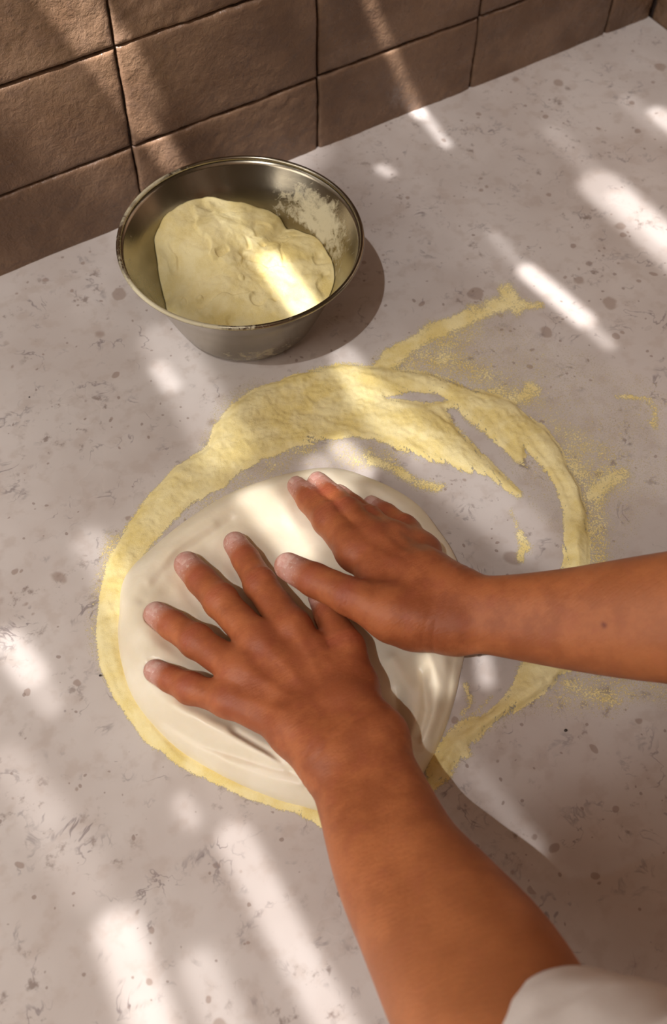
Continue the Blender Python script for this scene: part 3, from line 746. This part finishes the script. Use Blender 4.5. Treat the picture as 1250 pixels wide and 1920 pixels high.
# ---------------------------------------------------------------- dough
D_OUT = [(222,1150),(226,1100),(243,1068),(283,1030),(325,995),(375,960),(433,926),(491,904),(540,890),(595,880),(640,882),(688,897),(738,918),(788,951),(825,997),(850,1035),(868,1080),(880,1150),(871,1226),(863,1262),(856,1297),(842,1345),(826,1385),(806,1425),(780,1465),(730,1500),(670,1522),(610,1520),(560,1508),(500,1490),(440,1464),(380,1432),(325,1395),(280,1350),(245,1300),(226,1240),(219,1190)]
def dough():
    out = smooth_closed([W(x, y, .006)[:2] for x, y in D_OUT], 420); c = np.array([.225, .325])
    nt = 200; t = np.linspace(0, 1, nt)**.8
    X = c[0]+(out[:, 0, None]-c[0])*t; Y = c[1]+(out[:, 1, None]-c[1])*t
    de = np.repeat(np.linalg.norm(out-c, axis=1)[:, None], nt, 1)*(1-t)[None]
    q = np.clip(de/.020, 0, 1); prof = np.sqrt(np.clip(1-(1-q)**2.3, 0, 1))
    Z = .0215*prof
    Z += .0045*np.exp(-((de-.022)/.012)**2)                     # raised lip around the pressed middle
    Z -= .004*sstep(.03, .06, de)
    Z += .0016*fbm(p3(X*16, Y*16), 2, 3)*prof
    # stretched folds on the near right side
    PX = PJ(np.stack([X, Y, Z], -1)); U, Vv = PX[..., 0], PX[..., 1]
    def fold(pl, amp, wd):
        nonlocal Z
        d = seg_d(U, Vv, pl); Z = Z+amp*np.exp(-(d/wd)**2)*prof
    fold([(735,1240),(770,1300),(775,1360),(760,1430)], .0035, 16); fold([(800,1230),(822,1290),(815,1350),(790,1410)], .004, 14)
    fold([(745,1300),(748,1360),(790,1400)], -.003, 10); fold([(795,1260),(800,1330),(785,1380)], -.0045, 9); fold([(848,1240),(840,1310),(815,1380)], -.003, 8)
    fold([(300,1350),(380,1395),(460,1420),(560,1450)], -.0025, 9); fold([(330,1330),(420,1370),(500,1415),(560,1440)], .003, 14)
    fold([(440,1370),(500,1405),(545,1440)], -.003, 7); fold([(265,1120),(300,1070),(350,1025),(430,975)], -.0022, 12); fold([(280,1090),(330,1030),(400,985)], .0018, 9)
    fold([(420,1430),(480,1455),(560,1475)], .002, 9)
    # dents where palms and fingers press
    for Hd in (LH, RH):
        for f in Hd['fingers']:
            for i in range(1, len(f)-1):
                (a, ra), (b, rb) = f[i], f[i+1]
                ab = b-a; L = ab[:2]@ab[:2]; tt = np.clip(((X-a[0])*ab[0]+(Y-a[1])*ab[1])/L, 0, 1)
                d = np.hypot(X-a[0]-tt*ab[0], Y-a[1]-tt*ab[1]); zb = a[2]+tt*ab[2]; r = ra+(rb-ra)*tt
                under = zb-np.sqrt(np.clip(r*r-d*d, 0, None))*.92
                k = sstep(r+.003, r*.8, d)
                Z = np.where(k > 0, Z*(1-k)+np.minimum(Z, under+.0005)*k, Z)
                Z += .0008*np.exp(-((d-r-.007)/.006)**2)*prof
        pc = np.mean([f[0][0] for f in Hd['fingers']], 0)*.5+node(*Hd['carp'][0])[0]*.5
        Z -= .006*np.exp(-((X-pc[0])**2+(Y-pc[1])**2)/.035**2)*prof
    Z = np.maximum(Z, .0012+.004*prof)
    side = np.where(t > .999, 0, 1)[None]
    Z = Z*side+.0003*(1-side)
    V = np.stack([X, Y, Z], -1); n = len(out)
    Vb = np.stack([out[:, 0], out[:, 1], np.full(n, .0003)], -1)
    o = mk('dough', V.reshape(-1, 3), gridf(n, nt, wrap=True), m_dough)
    o['label'] = 'flattened round of creamy white dough under the two hands'; o['category'] = 'dough'
dough()

# ---------------------------------------------------------------- semolina spread on the worktop
RING = [(615,1558),(560,1533),(480,1503),(400,1468),(340,1436),(270,1388),(215,1312),(186,1250),(180,1180),(187,1110),(206,1050),(232,1000),(280,930),(330,875),(392,838),(402,800),(430,765),(480,728),(560,697),(640,685),(720,688),(800,700),(860,718),(933,744),(1016,796),(1052,838),(1084,910),(1098,962),(1105,1014),(1102,1060),(1100,1150),(1080,1240),(1020,1300),(970,1334),(908,1370),(886,1395),(886,1412),(852,1440),(844,1462),(813,1486),
 (803,1479),(808,1440),(824,1401),(847,1373),(880,1350),(920,1334),(942,1311),(985,1243),(1030,1150),(1052,1056),(1057,1004),(1055,962),(1042,916),(1021,874),(985,843),(988,873),(950,850),(900,803),(862,768),(832,762),(886,832),(933,879),(974,921),(976,932),(940,915),(912,890),(881,884),(824,864),(756,840),(714,828),(657,817),(600,827),(540,838),(475,868),(416,914),(366,943),(325,976),(279,1026),(244,1085),(240,1150),(245,1250),(280,1330),(345,1400),(425,1450),(505,1485),(560,1500),(610,1520)]
GAP = [(725,744),(760,731),(820,736),(840,750),(805,754),(756,749)]
def spread():
    h = .00125
    xs = np.arange(.04, .80, h); ys = np.arange(.10, .66, h); X, Y = np.meshgrid(xs, ys, indexing='ij')
    P = np.stack([X, Y, np.zeros_like(X)], -1); pj = PJ(P); U, Vv = pj[..., 0], pj[..., 1]
    nz = fbm(p3(X*90, Y*90), 4, 13); nz2 = fbm(p3(X*28, Y*28), 3, 19)
    wa = .35+.65*sstep(380, 620, U); Uw = U+(nz2*5+nz*2.5)*wa; Vw = Vv+(fbm(p3(X*28, Y*28, 5.0), 3, 23)*5+nz*2.5)*wa
    sd = np.minimum(poly_sd(Uw, Vw, RING), -poly_sd(Uw, Vw, GAP))
    soft = 3.5+4.5*sstep(-.3, .6, nz2)
    # the ring's inner side towards the bowl and the right is powdery
    dens = sstep(-soft*1.3, soft, sd)*1.15
    wide = sstep(0, 30, sd)
    H_ = sstep(0, 9, sd)*(.0014+.0012*wide)
    # the band swept by the hand: ridges running along it
    ang = np.arctan2(Vv-1150, U-560); rad = np.hypot(U-560, (Vv-1150)*1.05)
    rid = fbm(np.stack([rad*.085, ang*2.2, rad*0], -1), 3, 29)
    H_ += sstep(2, 14, sd)*(.0007*rid+.0007*nz+.0004*fbm(p3(X*300, Y*300), 2, 53))
    def lit(cond): return cond
    wing = np.exp(-(seg_d(U, Vv, [(1075, 870), (1085, 960), (1080, 1060)])/14)**2)*sstep(0, 8, sd)*.003+np.exp(-(seg_d(U, Vv, [(760,715),(860,735),(960,790),(1040,850)])/15)**2)*sstep(0, 8, sd)*.0016+np.exp(-(seg_d(U, Vv, [(400,840),(460,780),(560,720)])/22)**2)*sstep(0, 8, sd)*.002+np.exp(-(seg_d(U, Vv, [(1050,1260),(930,1345),(850,1400),(825,1460)])/13)**2)*sstep(0, 6, sd)*.003
    H_ += wing
    fr = np.abs(fbm(np.stack([rad*.16, ang*1.6, rad*0], -1), 3, 37))
    dens = dens-.75*sstep(.16, .02, fr)*sstep(24, 4, sd)*sstep(-30, 0, sd)*(U > 560)-.35*sstep(.2, .5, nz)*sstep(14, 0, sd)
    def stroke(pl, w_, d_, hh=0.0, soft_=None):
        nonlocal dens, H_
        s_ = soft_ or w_; d = seg_d(Uw+nz*4, Vw+nz2*4, pl)
        k = sstep(w_+s_, w_*.35, d)*d_*(1+.25*nz); dens = np.maximum(dens, k); H_ += sstep(w_, 0, d)*hh
    stroke([(700,700),(745,668),(808,626),(891,590),(948,565)], 13, .80, .0004); stroke([(940,570),(1010,574)], 5, .6); stroke([(945,545),(965,575)], 12, .62)
    stroke([(720,700),(800,665),(880,620)], 26, .36)
    stroke([(990,740),(930,745)], 18, .45); stroke([(1000,732),(960,750)], 12, .6); stroke([(1165,885),(1110,925)], 13, .62); stroke([(1120,925),(1105,960)], 14, .5)
    stroke([(705,872),(745,885),(775,902),(822,912)], 9, .62); stroke([(700,860),(740,875)], 14, .36); stroke([(975,1003),(982,1025),(978,1050)], 6, .60)
    stroke([(960,960),(974,1003)], 3, .34)
    stroke([(1148,742),(1180,745),(1215,750)], 4, .46); stroke([(1215,752),(1230,772),(1228,800)], 6, .4)
    stroke([(868,1345),(885,1310),(878,1288)], 3, .5); stroke([(880,1350),(915,1305)], 3, .46); stroke([(1060,838),(1100,900),(1120,1050)], 22, .42)
    stroke([(1120,980),(1130,1050)], 12, .40)
    stroke([(500,850),(580,838)], 9, .36); stroke([(1075,1285),(1150,1310)], 16, .40); stroke([(1085,1270),(1240,1300)], 20, .26)
    def dust(pl, d_, sf):
        nonlocal dens
        s = poly_sd(Uw, Vw, pl); dens = np.maximum(dens, sstep(-sf, sf, s)*d_*(1+.5*nz2+.3*nz))
    dust([(730,690),(860,640),(940,690),(1010,730),(1080,800),(1150,840),(1190,900),(1150,960),(1140,1060),(1095,1060),(1040,830),(930,740),(860,715)], .30, 30)
    dust([(700,700),(940,600),(1060,660),(1250,740),(1250,900),(1150,1040),(1090,1060),(900,760)], .13, 50)
    dust([(380,850),(420,760),(480,720),(520,760),(300,990),(240,1000)], .34, 24)
    dust([(900,1370),(1090,1250),(1230,1290),(1150,1340),(1000,1330)], .2, 25)
    dust([(460,830),(640,820),(760,850),(700,880),(560,870),(330,1000)], .22, 14)
    dust([(170,1290),(165,1150),(200,1000),(260,1000),(240,1300)], .30, 12)
    H_ = H_+.00035+.0003*sstep(.2, .8, dens)
    H_ = np.maximum(H_, .0003)
    dens = dens*sstep(16, 4, poly_sd(U, Vv, D_OUT))
    keep = dens > .04
    kq = keep[:-1, :-1] | keep[1:, :-1] | keep[:-1, 1:] | keep[1:, 1:]
    q = gridf(len(xs), len(ys))[kq.ravel()]
    used = np.unique(q); re = np.full(X.size, -1); re[used] = np.arange(len(used))
    V = np.stack([X, Y, H_], -1).reshape(-1, 3)[used]
    o = mk('semolina_spread', V, re[q], m_semo, attrs={'cover': np.clip(dens, 0, 1.15).ravel()[used]})
    o['label'] = 'swept ring of yellow semolina flour scattered on the worktop around the dough'; o['category'] = 'flour'; o['kind'] = 'stuff'
spread()

# ---------------------------------------------------------------- crumbs
def crumb(px, py, r, label, seed, z=.0):
    c = W(px, py, z); e = ell((0, 0, 0), (r, r*.8, r*.6), 12, 9).reshape(-1, 3); e = e*(1+.15*fbm(e*900+seed, 2, seed)[:, None])
    o = mk('dark_crumb', e, gridf(12, 9, wrap=True), m_seed); o.location = (c[0], c[1], z+r*.5)
    o['label'] = label; o['category'] = 'crumb'
crumb(1060, 1370, .0014, 'tiny black crumb on the bare worktop right of the flour and the front arm', 1)
crumb(188, 1267, .0011, 'tiny dark crumb at the left edge of the flour ring', 2, .0012)
crumb(55, 745, .0008, 'tiny dark crumb near the left edge of the worktop below the tiles', 3)
crumb(850, 724, .0008, 'tiny dark speck on the upper right of the flour ring', 4, .0024)
